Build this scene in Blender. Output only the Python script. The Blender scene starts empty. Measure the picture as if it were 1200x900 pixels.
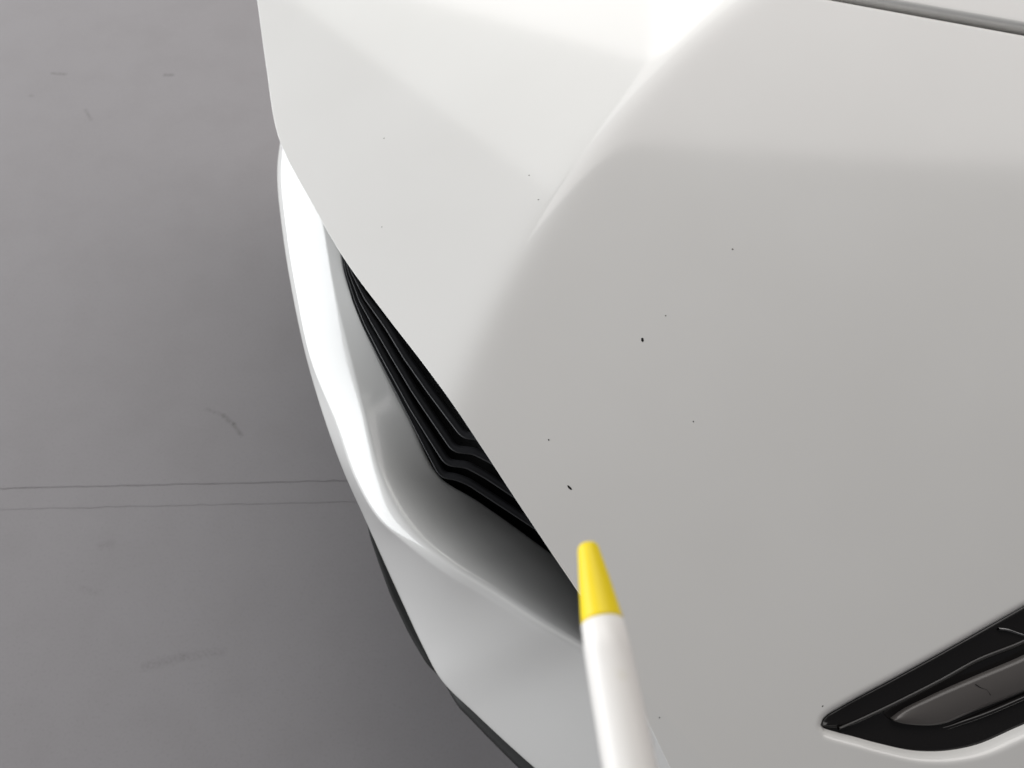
import bpy, bmesh, math, random
import numpy as np
from mathutils import Vector, Matrix

random.seed(4)
rng = np.random.default_rng(7)
S = bpy.context.scene
COL = S.collection

# ------------------------------------------------------------------ camera
CAM_H, TILT, F = 1.0, math.radians(30), 960.0       # height above floor, tilt from straight down, focal length in 1200-px units
cd = bpy.data.cameras.new('camera'); cam = bpy.data.objects.new('camera', cd); COL.objects.link(cam)
cam.location = (0, 0, CAM_H); cam.rotation_euler = (TILT, 0, 0)
cd.sensor_width = 36; cd.lens = 36 * F / 1200; cd.clip_start = 0.02; cd.clip_end = 60
cd.dof.use_dof = True; cd.dof.focus_distance = 0.56; cd.dof.aperture_fstop = 9.0
S.camera = cam

# ------------------------------------------------------------------ world and lamps
w = bpy.data.worlds.new('World'); S.world = w; w.use_nodes = True
bg = w.node_tree.nodes['Background']; bg.inputs[0].default_value = (0.95, 0.96, 1.0, 1); bg.inputs[1].default_value = 0.09

def area(name, loc, target, sx, sy, power, color):
    l = bpy.data.lights.new(name, 'AREA'); l.shape = 'RECTANGLE'; l.size = sx; l.size_y = sy
    l.energy = power; l.color = color
    o = bpy.data.objects.new(name, l); COL.objects.link(o); o.location = loc
    o.rotation_euler = (Vector(target) - Vector(loc)).to_track_quat('-Z', 'Y').to_euler()
    return o
area('doorway_light', (-4.15, 1.35, 1.32), (-0.1, 0.4, 0.45), 5.6, 2.3, 203, (0.95, 0.98, 1.0))
area('side_fill', (-2.1, -2.6, 2.1), (0.1, 0.4, 0.5), 2.4, 1.6, 9, (1.0, 0.975, 0.95))  # added fill with no real source, lifts the outer bumper face and right panel
def ceiling(name, cx, cy, z, ang, sx, sy, power, color):     # lamps hanging flat under the ceiling, turned by ang
    o = area(name, (cx, cy, z), (cx, cy, 0), sx, sy, power, color)
    o.rotation_euler = (0, 0, math.radians(ang))
ceiling('ceiling_panel', -1.21, 4.16, 3.03, 129.6, 4.3, 2.5, 44, (0.98, 1.0, 0.95))
ceiling('strip_lamp', -0.8, 3.54, 2.95, 145, 2.2, 1.0, 17, (1.0, 0.97, 0.95))
ceiling('overhead_panel', 1.99, 1.77, 3.0, -14, 5.08, 2.2, 74, (1.0, 0.965, 0.94))

vs = S.view_settings; vs.view_transform = 'Standard'; vs.look = 'None'; vs.exposure = 0.15; vs.gamma = 1; vs.use_curve_mapping = False

# ------------------------------------------------------------------ helpers
ct, st = math.cos(TILT), math.sin(TILT)
def P(px, py, z):                                   # the point at height z that the photograph shows at (px, py)
    px = np.asarray(px, float); py = np.asarray(py, float); z = np.asarray(z, float)
    a = (px - 600) / F; b = (450 - py) / F
    wd = (CAM_H - z) / (ct - b * st)
    return np.stack([a * wd, wd * (st + b * ct), z + 0 * wd], -1)
def depth(px, py, z):
    return (CAM_H - z) / (ct - (450 - py) / F * st)
def at_depth(px, py, wd):
    a = (px - 600) / F; b = (450 - py) / F
    return np.array([a * wd, wd * (st + b * ct), CAM_H + wd * (-ct + b * st)])

def spline(pts, n, knots=None):                   # centripetal-ish Catmull-Rom, resampled by chord length
    p = np.asarray(pts, float); k = len(p)
    seg = np.maximum(np.linalg.norm(np.diff(p[:, :2], axis=0), axis=1), 1e-9)
    t = np.concatenate([[0], np.cumsum(seg)]) if knots is None else np.asarray(knots, float)
    m = np.zeros_like(p)
    d = np.diff(p, axis=0) / np.diff(t)[:, None]
    m[1:-1] = (d[:-1] * np.diff(t)[1:, None] + d[1:] * np.diff(t)[:-1, None]) / (t[2:] - t[:-2])[:, None]
    m[0] = d[0]; m[-1] = d[-1]
    q = np.linspace(0, t[-1], n) if np.isscalar(n) else np.asarray(n) * t[-1]
    i = np.clip(np.searchsorted(t, q, side='right') - 1, 0, k - 2)
    h = (t[i + 1] - t[i]); s = ((q - t[i]) / h)[:, None]; h = h[:, None]
    return ((2*s**3 - 3*s**2 + 1) * p[i] + (s**3 - 2*s**2 + s) * h * m[i]
            + (-2*s**3 + 3*s**2) * p[i + 1] + (s**3 - s**2) * h * m[i + 1])

def mesh_obj(name, verts, faces, mat, parent=None, smooth=True):
    me = bpy.data.meshes.new(name)
    me.from_pydata([tuple(v) for v in np.asarray(verts).tolist()], [], [tuple(f) for f in faces])
    me.materials.append(mat)
    if smooth: me.polygons.foreach_set('use_smooth', [True] * len(me.polygons))
    me.update()
    o = bpy.data.objects.new(name, me); COL.objects.link(o)
    if parent: o.parent = parent
    return o

def grid_obj(name, G, mat, parent=None, flip=False, close_v=False):   # G: rows x cols x 3
    r, c = G.shape[:2]
    idx = np.arange(r * c).reshape(r, c)
    if close_v: idx = np.concatenate([idx, idx[:, :1]], 1)
    f = np.stack([idx[:-1, :-1], idx[1:, :-1], idx[1:, 1:], idx[:-1, 1:]], -1).reshape(-1, 4)
    if flip: f = f[:, ::-1]
    me = bpy.data.meshes.new(name)
    me.vertices.add(r * c); me.vertices.foreach_set('co', G.reshape(-1).astype(np.float32))
    nf = len(f)
    me.loops.add(nf * 4); me.loops.foreach_set('vertex_index', f.reshape(-1).astype(np.int32))
    me.polygons.add(nf); me.polygons.foreach_set('loop_start', np.arange(0, nf * 4, 4, dtype=np.int32))
    me.polygons.foreach_set('use_smooth', np.ones(nf, bool))
    me.materials.append(mat); me.update(calc_edges=True); me.validate()
    o = bpy.data.objects.new(name, me); COL.objects.link(o)
    if parent: o.parent = parent
    return o

def tag(o, label=None, cat=None, kind=None, group=None):
    if label: o['label'] = label
    if cat: o['category'] = cat
    if kind: o['kind'] = kind
    if group: o['group'] = group
    return o

# ------------------------------------------------------------------ materials
def mat(name, color, rough=0.5, coat=0.0, coat_rough=0.03, spec=0.5, metal=0.0):
    m = bpy.data.materials.new(name); m.use_nodes = True
    b = m.node_tree.nodes['Principled BSDF']
    b.inputs['Base Color'].default_value = (*color, 1); b.inputs['Roughness'].default_value = rough
    b.inputs['Coat Weight'].default_value = coat; b.inputs['Coat Roughness'].default_value = coat_rough
    b.inputs['Specular IOR Level'].default_value = spec; b.inputs['Metallic'].default_value = metal
    return m
class N:                                            # small node helper
    def __init__(s, m): s.t = m.node_tree; s.b = s.t.nodes['Principled BSDF']
    def new(s, typ, **kw):
        n = s.t.nodes.new(typ)
        for k, v in kw.items(): setattr(n, k, v)
        return n
    def link(s, a, b): s.t.links.new(a, b)
    def math(s, op, a, b=None, c=None):
        n = s.new('ShaderNodeMath', operation=op)
        for i, x in enumerate((a, b, c)):
            if x is None: continue
            if isinstance(x, (int, float)): n.inputs[i].default_value = x
            else: s.link(x, n.inputs[i])
        return n.outputs[0]
    def noise(s, vec, scale, detail=3, rough=0.5):
        n = s.new('ShaderNodeTexNoise'); n.inputs['Scale'].default_value = scale
        n.inputs['Detail'].default_value = detail; n.inputs['Roughness'].default_value = rough
        s.link(vec, n.inputs['Vector']); return n.outputs['Fac']
    def mix(s, fac, a, b):
        n = s.new('ShaderNodeMix', data_type='RGBA')
        if isinstance(fac, (int, float)): n.inputs[0].default_value = fac
        else: s.link(fac, n.inputs[0])
        for i, x in ((6, a), (7, b)):
            if isinstance(x, tuple): n.inputs[i].default_value = (*x, 1)
            else: s.link(x, n.inputs[i])
        return n.outputs[2]
    def ramp(s, x, lo, hi):
        n = s.new('ShaderNodeMapRange'); n.inputs[1].default_value = lo; n.inputs[2].default_value = hi
        s.link(x, n.inputs[0]); return n.outputs[0]

def paint_material():
    m = mat('white_paint', (0.80, 0.80, 0.775), rough=0.45, coat=1.0, coat_rough=0.02)
    n = N(m); tc = n.new('ShaderNodeTexCoord').outputs['Object']
    dust = n.noise(tc, 9, 4)
    col = n.mix(n.ramp(dust, 0.3, 0.75), (0.81, 0.80, 0.782), (0.785, 0.774, 0.755))
    n.link(col, n.b.inputs['Base Color'])
    peel = n.new('ShaderNodeBump'); peel.inputs['Strength'].default_value = 0.02; peel.inputs['Distance'].default_value = 0.0004
    n.link(n.noise(tc, 420, 2), peel.inputs['Height']); n.link(peel.outputs[0], n.b.inputs['Coat Normal'])
    n.link(n.math('MULTIPLY_ADD', n.noise(tc, 30, 3), 0.03, 0.075), n.b.inputs['Coat Roughness'])
    return m
PAINT = paint_material()
BLACK_PLASTIC = mat('satin_black_plastic', (0.03, 0.03, 0.033), 0.45)
BLACK_MATT = mat('matt_black_plastic', (0.006, 0.006, 0.006), 0.8, spec=0.2)
BLACK_GLOSS = mat('gloss_black_plastic', (0.010, 0.009, 0.009), 0.12)
LENS = mat('smoked_lens', (0.10, 0.092, 0.088), 0.28)
RIDGE_HIGHLIGHT = mat('ridge_highlight_grey', (0.05, 0.048, 0.047), 0.38)  # lighter grey painted in for the highlight along the lamp ridge
TRIM = mat('grey_black_trim', (0.022, 0.022, 0.022), 0.55)
CHIP = mat('exposed_black_primer', (0.012, 0.011, 0.011), 0.7, spec=0.2)
PALE_CHIP = mat('dark_speck', (0.2, 0.19, 0.18), 0.7, spec=0.2)
YELLOW = mat('yellow_plastic', (1.0, 0.755, 0.001), 0.45)
PENWHITE = mat('white_plastic', (0.86, 0.82, 0.78), 0.38)
CHROME = mat('bright_metal', (0.25, 0.25, 0.25), 0.35, metal=1)

def pen_white():
    n = N(PENWHITE); tc = n.new('ShaderNodeTexCoord').outputs['Object']
    col = n.mix(n.ramp(n.noise(tc, 60, 3), 0.62, 0.8), (0.93, 0.90, 0.865), (0.84, 0.80, 0.68))
    n.link(col, n.b.inputs['Base Color'])
pen_white()

def floor_material():
    m = mat('grey_sealed_floor', (0.3, 0.3, 0.3), 0.42)
    n = N(m); tc = n.new('ShaderNodeTexCoord').outputs['Object']
    sep = n.new('ShaderNodeSeparateXYZ'); n.link(tc, sep.inputs[0]); X, Y = sep.outputs[0], sep.outputs[1]
    big = n.noise(tc, 2.2, 5, 0.55); mid = n.noise(tc, 13, 6, 0.62); fine = n.noise(tc, 300, 2, 0.6)
    col = n.mix(n.ramp(big, 0.3, 0.7), (0.300, 0.284, 0.291), (0.314, 0.299, 0.308))
    col = n.mix(n.math('MULTIPLY', n.ramp(mid, 0.44, 0.70), 0.18), col, (0.235, 0.221, 0.222))
    col = n.mix(n.math('MULTIPLY', n.ramp(fine, 0.52, 0.78), 0.35), col, (0.235, 0.222, 0.225))
    # scuffs: dark rubber strokes with a shape of their own
    def stroke(p0, p1, width, amount):
        nonlocal col
        a = P(*p0, 0.0); b = P(*p1, 0.0); d = b[:2] - a[:2]; L = float(np.hypot(*d)); d = d / L
        ux = n.math('SUBTRACT', X, float(a[0])); uy = n.math('SUBTRACT', Y, float(a[1]))
        s = n.math('ADD', n.math('MULTIPLY', ux, float(d[0])), n.math('MULTIPLY', uy, float(d[1])))
        q = n.math('SUBTRACT', n.math('MULTIPLY', uy, float(d[0])), n.math('MULTIPLY', ux, float(d[1])))
        q = n.math('ADD', q, n.math('MULTIPLY', n.math('SUBTRACT', mid, 0.5), width * 1.5))
        sc = n.math('MINIMUM', n.math('MAXIMUM', s, 0.0), L)
        dist = n.math('SQRT', n.math('ADD', n.math('POWER', n.math('ABSOLUTE', q), 2.0), n.math('POWER', n.math('ABSOLUTE', n.math('SUBTRACT', s, sc)), 2.0)))
        k = n.math('MULTIPLY', n.math('SUBTRACT', 1.0, n.ramp(dist, width * 0.2, width)), n.math('MULTIPLY', n.ramp(fine, 0.25, 0.6), amount))
        col = n.mix(k, col, (0.08, 0.075, 0.07))
    stroke((242, 479), (262, 487), 0.004, 0.20); stroke((262, 487), (274, 497), 0.005, 0.3); stroke((274, 497), (283, 510), 0.004, 0.36)
    stroke((61, 86), (77, 87), 0.004, 0.45); stroke((193, 88), (202, 88), 0.005, 0.5); stroke((36, 112), (38, 112), 0.005, 0.25)
    stroke((170, 782), (215, 770), 0.008, 0.16); stroke((215, 770), (260, 764), 0.008, 0.12)
    stroke((100, 129), (107, 140), 0.004, 0.3); stroke((118, 639), (130, 636), 0.008, 0.13); stroke((95, 690), (114, 694), 0.006, 0.10)
    n.link(col, n.b.inputs['Base Color'])
    n.link(n.math('MULTIPLY_ADD', big, 0.12, 0.66), n.b.inputs['Roughness'])
    n.b.inputs['Specular IOR Level'].default_value = 0.22
    bp = n.new('ShaderNodeBump'); bp.inputs['Strength'].default_value = 0.12; bp.inputs['Distance'].default_value = 0.001
    n.link(n.noise(tc, 120, 4, 0.6), bp.inputs['Height']); n.link(bp.outputs[0], n.b.inputs['Normal'])
    return m
FLOOR = floor_material()

# ------------------------------------------------------------------ floor with its two joint grooves
def build_floor():
    g1a, g1b = P(0, 572.5, 0), P(400, 563.5, 0)
    g2a, g2b = P(0, 597, 0), P(400, 588.5, 0)
    def yat(a, b, x): return a[1] + (b[1] - a[1]) * (x - a[0]) / (b[0] - a[0])
    xs = np.concatenate([[-9, -4, -2], np.arange(-1.4, 0.8, 0.012), [1.5, 4, 9]])
    w1, w2 = 0.0006, 0.0005
    rows = []
    for x in xs:
        y1 = yat(g1a, g1b, x); y2 = yat(g2a, g2b, x)
        j1 = random.gauss(0, 0.00035); j2 = random.gauss(0, 0.0004); k1 = w1 * random.uniform(0.6, 1.25); k2 = w2 * random.uniform(0.3, 1.1)
        rows.append([(x, -9, 0), (x, y2 - 0.03, 0),
                     (x, y2 + j2 - k2, 0), (x, y2 + j2 - k2 * .6, -0.0005), (x, y2 + j2 + k2 * .6, -0.0005), (x, y2 + j2 + k2, 0),
                     (x, y1 + j1 - k1, 0), (x, y1 + j1 - k1 * .8, -0.0008), (x, y1 + j1 + k1 * .8, -0.0008), (x, y1 + j1 + k1, 0),
                     (x, y1 + 0.03, 0), (x, 12, 0)])
    G = np.array(rows)
    o = grid_obj('floor', G, FLOOR)
    o.data.polygons.foreach_set('use_smooth', [False] * len(o.data.polygons))
    tag(o, 'grey sealed workshop floor with two thin parallel joint lines and scuffs', kind='structure')
build_floor()

# ------------------------------------------------------------------ the car
car = bpy.data.objects.new('car', None); COL.objects.link(car)
car.location = (0.25, 0.45, 0)
tag(car, 'glossy white car, its front bumper corner with lower grille opening and dark side lamp', 'car')
def part(o, parent=None):
    o.parent = parent or car
    if o.parent == car: o.matrix_parent_inverse = Matrix.Translation(-Vector(car.location))
    else: o.matrix_parent_inverse = Matrix.Translation(-Vector((0, 0, 0)))
    return o

# --- shape of the nose: a height field in two facets that meet in a soft crease
E1 = np.array([0.72, 0.69]); E1 /= np.linalg.norm(E1); E2 = np.array([E1[1], -E1[0]])
O0 = P(545, 440, 0.53)[:2]
SL, SR, CR = 0.10, -0.21, 0.15
def base(a): return 0.53 + 0.27 * a - 0.10 * a * a
def crease_fit():
    px = np.array([[870, 0], [800, 70], [720, 150], [640, 245], [590, 340], [545, 440]], float)
    z = np.full(len(px), 0.55)
    for _ in range(60):
        q = P(px[:, 0], px[:, 1], z); d = q[:, :2] - O0; a = d @ E1; z = 0.6 * z + 0.4 * base(a)
    return np.polyfit(a, d @ E2, 2)
CF = crease_fit()
def softplus(x, k): return k * np.logaddexp(0, x / k)
def nose(x, y):
    d0 = x - O0[0]; d1 = y - O0[1]
    a = d0 * E1[0] + d1 * E1[1]; p = d0 * E2[0] + d1 * E2[1]
    ac = np.clip(a, -0.05, 0.6)
    p = p - np.polyval(CF, ac)
    k = 0.0045 + 0.0035 / (1 + np.exp((a - 0.02) / 0.03))
    z = base(a) + SR * p - CR * np.maximum(p, 0) ** 2 - (SL - SR) * softplus(-p, k)
    return z
def hit(px, py, extra=0.0):                         # where the nose surface lies under a pixel
    px = np.asarray(px, float); py = np.asarray(py, float)
    z = np.full(np.broadcast(px, py).shape, 0.5)
    for _ in range(90):
        q = P(px, py, z); z = 0.5 * z + 0.5 * (nose(q[..., 0], q[..., 1]) + extra)
    return P(px, py, z)
def nose_normal(q):
    e = 1e-4; x, y = q[..., 0], q[..., 1]
    gx = (nose(x + e, y) - nose(x - e, y)) / (2 * e); gy = (nose(x, y + e) - nose(x, y - e)) / (2 * e)
    nn = np.stack([-gx, -gy, np.ones_like(gx)], -1)
    return nn / np.linalg.norm(nn, axis=-1, keepdims=True)

EDGE = [(281.5, -125), (301.5, 0), (312.5, 80), (326.5, 160), (366, 238.5), (404, 303.5), (452, 368.5), (499, 429.5), (529, 470.5), (564, 522.5), (604, 583.5), (644, 643.5), (686, 706.5), (728, 780.5), (766, 858.5), (785, 898.5), (840, 1008.5)]
LAMP_U = [(965.5, 851), (967, 845.5), (974, 838.5), (985, 832), (1000, 823.5), (1050, 797), (1100, 770), (1150, 742), (1200, 714), (1260, 680), (1340, 640)]
LAMP_D = [(965.5, 851.5), (968, 856), (978, 860), (1000, 866), (1040, 877), (1075, 884.5), (1112, 885.5), (1150, 879), (1200, 858), (1260, 832), (1340, 797)]

def seg_dist(px, py, poly):                         # distance to a closed outline, negative inside
    best = np.full(px.shape, 1e9); inside = np.zeros(px.shape, bool)
    n = len(poly)
    for i in range(n):
        x0, y0 = poly[i]; x1, y1 = poly[(i + 1) % n]
        dx, dy = x1 - x0, y1 - y0
        t = np.clip(((px - x0) * dx + (py - y0) * dy) / (dx * dx + dy * dy + 1e-12), 0, 1)
        best = np.minimum(best, np.hypot(px - x0 - t * dx, py - y0 - t * dy))
        if abs(dy) > 1e-9:
            c = ((y0 > py) != (y1 > py)) & (px < dx * (py - y0) / dy + x0)
            inside ^= c
    return np.where(inside, -best, best)
LAMP_POLY = np.concatenate([spline(LAMP_U, 60), spline(LAMP_D, 60)[::-1]])

def flange(edge, out, nrm, r, drop, inward, lean=0.0):        # rounded edge that turns down and under
    cols = []
    for th in np.linspace(0, math.pi / 2, 6)[1:]:
        cols.append(edge + out * (r * math.sin(th)) - nrm * (r * (1 - math.cos(th))))
    cols.append(cols[-1] - nrm * drop - out * (drop * lean))
    cols.append(cols[-1] - nrm * 0.001 - out * inward)
    return cols

def build_nose():
    nr, nc = 460, 520
    v = np.linspace(0, 1, nr)
    El = spline(EDGE, nr)
    Rr = np.stack([np.full(nr, 1440.0), 88 + (1010 - 88) * v], -1)
    u = np.linspace(0, 1, nc)
    px = El[:, :1] + (Rr[:, :1] - El[:, :1]) * u; py = El[:, 1:] + (Rr[:, 1:] - El[:, 1:]) * u
    G = hit(px, py)
    # recess for the lamp, with a rolled edge
    dpx = seg_dist(px, py, LAMP_POLY); m = depth(px, py, G[..., 2]) / F
    d = dpx * m; r = 0.0055
    t = np.clip(r - d, 0, r * 0.97)
    drop = r - np.sqrt(np.maximum(r * r - t * t, 0)) + np.clip(-d, 0, 0.004) * 2.2
    nn = nose_normal(G)
    G = G - nn * drop[..., None]
    # edge flanges
    e0 = G[:, 0]; tang = np.gradient(e0, axis=0); n0 = nn[:, 0]
    out = np.cross(tang, n0); out /= np.linalg.norm(out, axis=1, keepdims=True)
    out = np.where((out[:, :1] > 0), -out, out)
    L = np.stack(flange(e0, out, n0, 0.0003, 0.011, 0.003, 0.7)[::-1], 1)
    Gx = np.concatenate([L, G], 1); nx = np.concatenate([np.repeat(n0[:, None], L.shape[1], 1), nn], 1)
    e1 = Gx[0]; tang = np.gradient(e1, axis=0); n1 = nx[0]
    out = np.cross(tang, n1); out /= np.linalg.norm(out, axis=1, keepdims=True)
    out = np.where((out[:, 1:2] < 0), -out, out)
    T = np.stack(flange(e1, out, n1, 0.0028, 0.016, 0.02)[::-1], 0)
    full = np.concatenate([T, Gx], 0)
    dark_sheet = (G - nn * 0.0165)[::6, 2:260:6]  # added black sheet, keeps the panel underside dark in reflections
    tag(part(grid_obj('bumper_dark_sheet', dark_sheet, BLACK_MATT)), 'black sheet added under the bumper panel to keep the opening dark')
    return part(grid_obj('front_bumper_cover', full, PAINT))
bumper = build_nose()
tag(bumper, 'smooth white upper bumper panel with a soft diagonal crease and tiny stone chips')

def build_hood():
    nr, nc = 40, 160
    xs = np.linspace(280, 1440, nc); y0 = -122 + (88 + 122) * (xs - 280) / 1160 - 16 - 4 * (xs - 280) / 1160
    rows = np.linspace(0, 150, nr)
    px = np.repeat(xs[None], nr, 0); py = y0[None] - rows[:, None]
    G = hit(px, py, 0.001); nn = nose_normal(G)
    e1 = G[0]; tang = np.gradient(e1, axis=0); n1 = nn[0]
    out = np.cross(tang, n1); out /= np.linalg.norm(out, axis=1, keepdims=True)
    out = np.where((out[:, 1:2] > 0), -out, out)
    T = np.stack(flange(e1, out, n1, 0.0035, 0.018, 0.02)[::-1], 0)
    o = part(grid_obj('hood', np.concatenate([T, G], 0), PAINT, flip=True))
    tag(o, 'white hood edge beyond the narrow shut line')
    # dark channel under the shut line
    gut = np.stack([e1 - n1 * 0.022 + out * 0.04, e1 - n1 * 0.022 - out * 0.02], 0)
    g = part(grid_obj('shut_line_channel', gut, BLACK_MATT))
build_hood()

# ------------------------------------------------------------------ lower bumper: shelf, lip, outer face
#      inner edge A (z)         ridge B (z)          ridge outer D (z)      bottom edge C (z)
STN = [((430, 20, 0.388), (402, 0, 0.385), (371, -36, 0.364), (366, -35, 0.354)),
       ((412, 170, 0.388), (376, 150, 0.385), (344, 111, 0.364), (339, 112, 0.354)),
       ((399, 262, 0.388), (374, 235, 0.385), (329.5, 204, 0.364), (324.5, 205, 0.354)),
       ((401, 308, 0.388), (381, 278, 0.385), (336.5, 276, 0.364), (331.5, 277, 0.354)),
       ((414, 353, 0.389), (391, 337, 0.385), (348, 346, 0.364), (343, 347, 0.354)),
       ((444, 421, 0.388), (411, 425, 0.385), (366, 427, 0.365), (361, 428, 0.352)),
       ((480, 492, 0.385), (426, 486, 0.386), (394, 496, 0.368), (382, 498, 0.346)),
       ((514, 558, 0.3785), (441, 548, 0.388), (417, 562, 0.374), (404, 557, 0.332)),
       ((556, 585, 0.369), (459, 590, 0.391), (443, 607, 0.382), (426, 606, 0.312)),
       ((595, 612, 0.36), (484, 624, 0.395), (474, 635, 0.388), (446, 652, 0.288)),
       ((645, 649, 0.354), (527, 660, 0.4), (521, 671, 0.392), (471, 708, 0.263)),
       ((695, 688, 0.349), (583, 694, 0.402), (578, 705, 0.395), (495, 760, 0.248)),
       ((735, 724, 0.346), (634, 726, 0.402), (629, 737, 0.396), (515, 797, 0.242)),
       ((775, 775, 0.344), (690, 760, 0.4), (686, 771, 0.394), (556, 838, 0.245)),
       ((815, 840, 0.339), (750, 810, 0.395), (746, 822, 0.389), (620, 897, 0.25)),
       ((860, 920, 0.329), (815, 880, 0.385), (810, 893, 0.379), (710, 970, 0.26))]
def build_lower():
    n = 150
    ref = np.array([s[3][:2] for s in STN], float) * .6 + np.array([s[1][:2] for s in STN], float) * .4
    kn = np.concatenate([[0], np.cumsum(np.linalg.norm(np.diff(ref, axis=0), axis=1))])
    rowsA = [spline([s[i] for s in STN], n, kn) for i in range(4)]
    A, B, D, C = [P(r[:, 0], r[:, 1], r[:, 2]) for r in rowsA]
    tang = np.gradient(B, axis=0); tang[:, 2] = 0; tang /= np.linalg.norm(tang, axis=1, keepdims=True)
    inw = np.stack([-tang[:, 1], tang[:, 0], 0 * tang[:, 0]], -1)
    inw = np.where((inw[:, :1] + inw[:, 1:2]) < 0, -inw, inw)
    up = np.array([0, 0, 1.0])
    A2 = A + inw * 0.0015 - up * 0.0008; A3 = A2 - up * 0.03
    hz = np.clip((B - A)[:, 2:3], 0, 1) * up
    M1 = A * .55 + B * .45 + hz * .20; M2 = A * .25 + B * .75 + hz * .19; Bi = A * .07 + B * .93 + hz * .065
    BD = (B + D) / 2 + up * 0.0008
    D2 = D * .965 + C * .035; D3 = D * .55 + C * .45; C2 = D * .06 + C * .94
    U1 = C + inw * 0.004 - up * 0.005; U2 = C + inw * 0.03 - up * 0.012; U3 = C + inw * 0.16 - up * 0.02
    G = np.stack([A3, A2, A, M1, M2, Bi, B, BD, D, D2, D3, C2, C, U1, U2, U3], 1)
    o = part(grid_obj('lower_bumper', G, PAINT, flip=True))
    s = o.modifiers.new('round', 'SUBSURF'); s.levels = 2; s.render_levels = 2
    tag(o, 'white lower bumper with bright ridge, scooped shelf behind it and angular corner')
    # black trim strip tucked under the lip
    k = np.concatenate([[0], np.cumsum(np.linalg.norm(np.diff(rowsA[3][:, :2], axis=0), axis=1))]); k /= k[-1]
    bulge = np.interp(k, [0, .56, .60, .66, .70, .74, .768, .80, .90, 1], [-.006, -.005, .002, .0065, .0062, .003, -.004, .003, .006, .007])
    T0 = C - up * 0.012 - inw * bulge[:, None]
    rows = [T0 + inw * 0.02 + up * 0.006, T0 + inw * .003 + up * 0.003, T0, T0 - up * 0.008, T0 - up * 0.03 + inw * 0.01, T0 - up * 0.05 + inw * 0.10, T0 - up * 0.05 + inw * 0.5]
    t = part(grid_obj('under_trim', np.stack(rows, 1), TRIM, flip=True))
    tag(t, 'dark plastic strip under the white lower lip')
    # dark cavity wall behind the slats
    top = hit(*[np.array(c) for c in zip(*[(x + 55, y - 10) for x, y in spline(EDGE[2:13], n)])]) - up * 0.012
    bot = A + inw * 0.045 - up * 0.016
    wall = np.stack([A - up * 0.014, A + inw * 0.006 - up * 0.016, bot, bot * .5 + top * .5 + inw * 0.02, top], 1)
    wobj = part(grid_obj('grille_cavity', wall, BLACK_MATT))
build_lower()

SLATS = [
 [(398, 285, 0.395), (403, 318, 0.3943), (413, 353, 0.393), (424, 381, 0.392), (444, 421, 0.3905), (480, 491, 0.3878), (500, 530, 0.3864), (513, 555, 0.386), (520, 560.5, 0.386), (533, 562, 0.386), (548, 568, 0.386), (580, 589, 0.386), (618, 614, 0.386), (665, 646, 0.386), (715, 682, 0.386)],
 [(400, 285, 0.399), (405, 318, 0.3995), (416, 353, 0.4003), (427, 380, 0.401), (447, 419, 0.402), (480, 479, 0.4035), (505, 519, 0.4045), (519.5, 541.5, 0.405), (527, 546, 0.405), (546, 548, 0.405), (568, 560, 0.405), (592, 576, 0.405), (640, 608, 0.405), (690, 645, 0.405)],
 [(402, 285, 0.403), (408, 318, 0.4046), (421, 353, 0.4076), (437, 382, 0.4102), (459, 420, 0.4135), (483, 460, 0.417), (510, 500, 0.4205), (527.5, 525.5, 0.4227), (535, 530, 0.4231), (554, 532, 0.4233), (570, 540, 0.424), (610, 562, 0.424), (670, 600, 0.424)],
 [(404, 285, 0.407), (411, 318, 0.4097), (427, 350, 0.4145), (451, 384, 0.4196), (473, 420, 0.425), (501, 460, 0.431), (525, 492, 0.4358), (538, 509, 0.4384), (545, 513.5, 0.439), (558, 515, 0.4393), (585, 525, 0.4408), (640, 555, 0.443)]]
def build_slats():
    g = bpy.data.objects.new('grille', None); COL.objects.link(g); part(g)
    tag(g, 'black grille of four stacked kinked slats in the lower opening')
    for k, pts in enumerate(SLATS):
        n = 260
        pa = np.array(pts); tt = np.concatenate([[0], np.cumsum(np.hypot(*np.diff(pa[:, :2], axis=0).T))])
        r = np.stack([np.interp(np.linspace(0, tt[-1], n), tt, pa[:, j]) for j in range(3)], 1)
        for _ in range(6): r[1:-1] = (r[:-2] + 2 * r[1:-1] + r[2:]) / 4
        c = P(r[:, 0], r[:, 1], r[:, 2])
        tang = np.gradient(c, axis=0); tang[:, 2] = 0; tang /= np.linalg.norm(tang, axis=1, keepdims=True)
        inw = np.stack([-tang[:, 1], tang[:, 0], 0 * tang[:, 0]], -1); inw = np.where((inw[:, :1] + inw[:, 1:2]) < 0, -inw, inw)
        up = np.array([0, 0, 1.0])
        sc = np.clip(np.linspace(0, 1, n) / 0.25, 0.35, 1)[:, None]
        dpt = 0.0062 * sc; th = 0.0026 * sc
        G = np.stack([c + inw * dpt * .0 - up * th * .6, c - inw * .0002 - up * th * .25, c, c + inw * dpt * .07 + up * .0002, c + inw * dpt * .12, c + inw * dpt * .5 + up * .0002, c + inw * dpt - up * .0008,
                      c + inw * dpt * 1.05 - up * th, c + inw * dpt * .3 - up * th], 1)
        s = part(grid_obj('grille_slat', G, BLACK_PLASTIC, flip=True, close_v=True), g)
build_slats()

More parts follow.
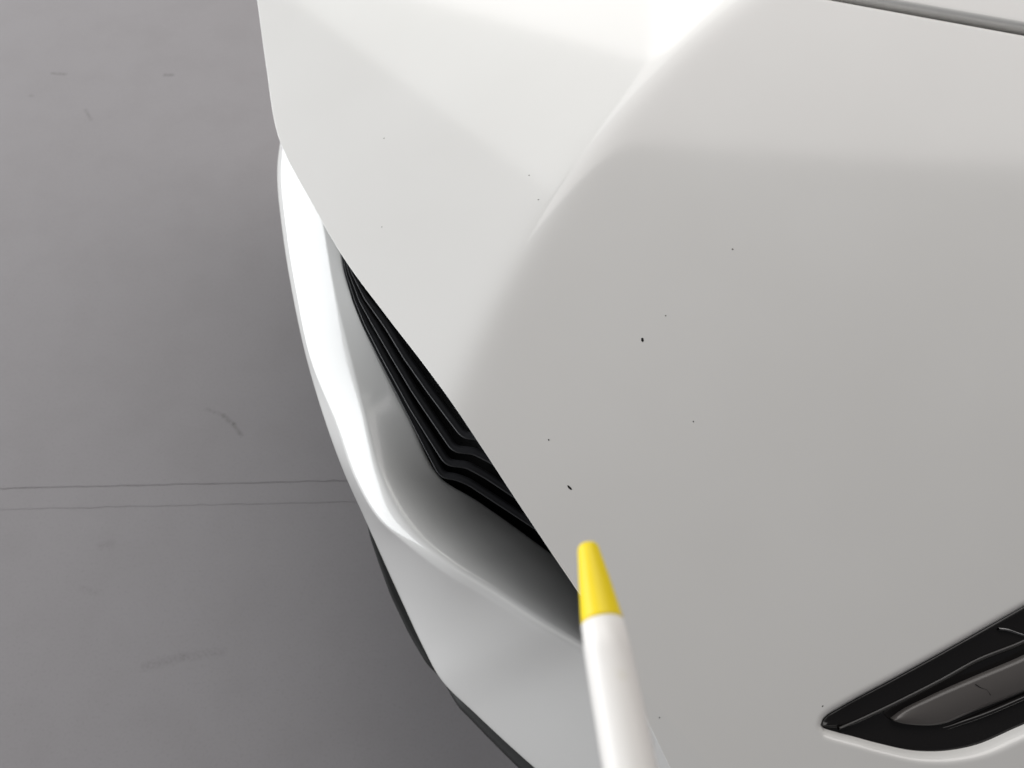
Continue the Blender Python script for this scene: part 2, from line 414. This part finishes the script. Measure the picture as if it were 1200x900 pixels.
# ------------------------------------------------------------------ lamp in its recess
def build_lamp():
    g = bpy.data.objects.new('corner_lamp', None); COL.objects.link(g); part(g)
    tag(g, 'black pointed corner lamp unit with smoked lens set into the bumper')
    n = 120; s = np.linspace(0, 1, n)
    def on(c, drop, outset=0):
        q = hit(c[:, 0], c[:, 1]); nn = nose_normal(q)
        d = np.asarray(drop); d = d[:, None] if d.ndim else d
        return q - nn * d
    U = spline(LAMP_U, s); Dn = spline(LAMP_D, s)
    Ro = spline([(967, 852), (995, 850), (1030, 835.5), (1075, 814), (1110, 796), (1150, 774), (1200, 754), (1260, 724), (1340, 686)], s)
    Lu = spline([(1052, 845), (1060, 839), (1100, 818), (1150, 796), (1200, 775), (1260, 746), (1340, 710)], s)
    Ld = spline([(1052, 846), (1060, 849), (1075, 851.5), (1112, 850), (1137, 840), (1200, 815), (1260, 788), (1340, 754)], s)
    ctr = (U + Dn) / 2
    def grow(c, k): return c + (c - ctr) / np.maximum(np.linalg.norm(c - ctr, axis=1, keepdims=True), 1e-6) * k
    wide = np.clip(s / 0.25, 0, 1)
    Rl = Ro + np.stack([1.5 + 0 * s, 2 + 4.5 * wide], -1)
    rows = [on(grow(U, 4), 0.010), on(U, 0.0062), on(U * .5 + Ro * .5, 0.0052), on(U * .06 + Ro * .94, 0.0042), on(Ro, 0.0043), on(Rl, 0.0085 * wide + 0.006 * (1 - wide)),
            on(Rl * .5 + (Rl * .45 + Dn * .55) * .5, 0.0092 * wide + 0.006 * (1 - wide)), on(Rl * .3 + Dn * .7, 0.0080 * wide + 0.006 * (1 - wide)), on(Rl * .12 + Dn * .88, 0.0064), on(Dn, 0.0064), on(grow(Dn, 4), 0.010)]
    b = part(grid_obj('lamp_housing', np.stack(rows, 1), BLACK_GLOSS), g)
    m = b.modifiers.new('round', 'SUBSURF'); m.levels = 1; m.render_levels = 1
    rc = spline([(988, 855.5), (1030, 836.5), (1075, 814.5), (1110, 796.5), (1150, 774.5), (1200, 754.5), (1260, 724.5), (1340, 686.5)], s)
    fade = np.clip(s / 0.12, 0.15, 1)
    rd = [on(rc + np.array([-.5, -1.6]), 0.0050), on(rc + np.array([-.2, -.8]), 0.0037), on(rc + np.array([.2, .8]) , 0.0037), on(rc + np.array([1., 3.2]) * fade[:, None], 0.0048), on(rc + np.array([1., 3.6]), 0.0075)]
    part(grid_obj('lamp_ridge_highlight', np.stack(rd, 1), RIDGE_HIGHLIGHT), g)  # pale strip laid on the ridge as its painted highlight
    k = np.linspace(0, 1, 9)
    prof = 0.0052 - 0.0012 * np.sin(np.pi * k)
    L = [on(Lu * (1 - t) + Ld * t, float(p)) for t, p in zip(k, prof)]
    L = [on(Lu + np.array([0, -.5]), 0.0105)] + L + [on(Ld + np.array([0, .5]), 0.0105)]
    part(grid_obj('lens', np.stack(L, 1), LENS), g)
    # dark frame curling along the lower edge of the lens
    Fr = spline([(1098, 860), (1112, 858), (1140, 848), (1200, 823), (1260, 796), (1340, 762)], s)
    ln = 0.0045 * np.clip(1 - s / 0.3, 0, 1) ** 1.5
    fr = [on(Fr + np.array([0, -4.]) , 0.0085 + ln), on(Fr + np.array([0, -2.5]), 0.0050 + ln), on(Fr, 0.0045 + ln), on(Fr + np.array([0, 3.5]), 0.0055 + ln), on(Fr + np.array([0, 5.]), 0.0085 + ln)]
    part(grid_obj('lens_frame', np.stack(fr, 1), BLACK_GLOSS), g)
    ck = spline([(1148, 803), (1156, 808), (1160, 809), (1166, 816)], 14)
    ck3 = [on(ck + np.array([-.3, .3]), 0.0042), on(ck, 0.0039), on(ck + np.array([.3, -.3]), 0.0042)]
    part(grid_obj('lens_seam', np.stack(ck3, 1), BLACK_MATT), g)
    cl = spline([(1176, 738), (1186, 739), (1195, 742), (1212, 748)], 20)
    c3 = [on(cl + np.array([-.6, 2]), 0.006), on(cl, 0.0028), on(cl + np.array([.6, -2]), 0.006)]
    part(grid_obj('lamp_clip', np.stack(c3, 1), CHROME), g)
build_lamp()

# ------------------------------------------------------------------ stone chips in the paint
def chip(px, py, lx, ly, ang, m, name='stone_chip'):
    q = hit(np.array(px), np.array(py)); nn = nose_normal(q)
    sc = float(depth(px, py, q[2])) / F
    right = np.array([1.0, 0, 0]); right = right - nn * (right @ nn); right /= np.linalg.norm(right); upv = np.cross(nn, right)
    vs_, n = [q + nn * 0.00030], 14
    for i in range(n):
        t = 2 * math.pi * i / n; k = random.uniform(0.8, 1.15)
        x = lx * sc * math.cos(t) * k / 2; y = ly * sc * math.sin(t) * k / 2
        c, s_ = math.cos(ang), math.sin(ang)
        vs_.append(q + right * (x * c - y * s_) + upv * (x * s_ + y * c) + nn * 0.00006)
    o = mesh_obj(name, vs_, [(0, 1 + i, 1 + (i + 1) % n) for i in range(n)], m)
    o.parent = bumper
    o.matrix_parent_inverse = bumper.matrix_world.inverted()
    return o
bpy.context.view_layer.update()
for a in [(753, 398.5, 3.4, 5.6, 0.1, CHIP), (667.5, 571.5, 2.6, 7.0, 0.75, CHIP)]: chip(*a)
for a in [(643, 515.5, 1.6, 2.0, 0, CHIP), (812.5, 494, 1.5, 1.9, 0, CHIP), (858.5, 292, 2.2, 2.2, 0, PALE_CHIP), (780, 370, 1.8, 1.7, 0, PALE_CHIP),
          (450, 162, 1.5, 1.6, 0, PALE_CHIP), (447.5, 266, 1.4, 1.5, 0, PALE_CHIP), (620, 205.5, 1.6, 1.6, 0, PALE_CHIP), (631, 234, 2.0, 1.3, 0, PALE_CHIP),
          (773, 841, 1.6, 1.6, 0, CHIP), (964, 827.5, 2.2, 1.3, .6, CHIP)]: chip(*a)

# ------------------------------------------------------------------ pen
def build_pen():
    tip = at_depth(688.5, 638, 0.262); far = at_depth(738, 898, 0.222)
    ax = far - tip; ax /= np.linalg.norm(ax)
    root = bpy.data.objects.new('pen', None); COL.objects.link(root)
    end = tip + ax * 0.14
    root.location = end; root.rotation_euler = Vector(-ax).to_track_quat('Z', 'Y').to_euler()
    tag(root, 'white pen with a yellow conical tip, pointing at the bumper paint', 'pen')
    def lathe(name, prof, m):
        n = 48; G = np.array([[(r * math.cos(2 * math.pi * i / n), r * math.sin(2 * math.pi * i / n), z) for i in range(n)] for r, z in prof])
        o = grid_obj(name, G, m, root, flip=True, close_v=True); return o
    L = 0.14
    # z runs from the hand (0) to the tip (L)
    yb = L - 0.0255
    lathe('tip', [(0.0001, L), (0.0020, L), (0.0027, L - .0003), (0.0032, L - .0009), (0.0035, L - .002), (0.0050, L - .013), (0.00635, yb + .0006), (0.0065, yb), (0.0060, yb - .0003), (0.0001, yb - .0003)], YELLOW)
    lathe('barrel', [(0.0001, yb - .0002), (0.0061, yb - .0002), (0.0065, yb - .0005), (0.0070, yb - .010), (0.0072, yb - .022), (0.0073, yb - .036), (0.0074, .03), (0.0073, .006), (0.0068, .001), (0.006, 0), (0.0001, 0)], PENWHITE)
build_pen()
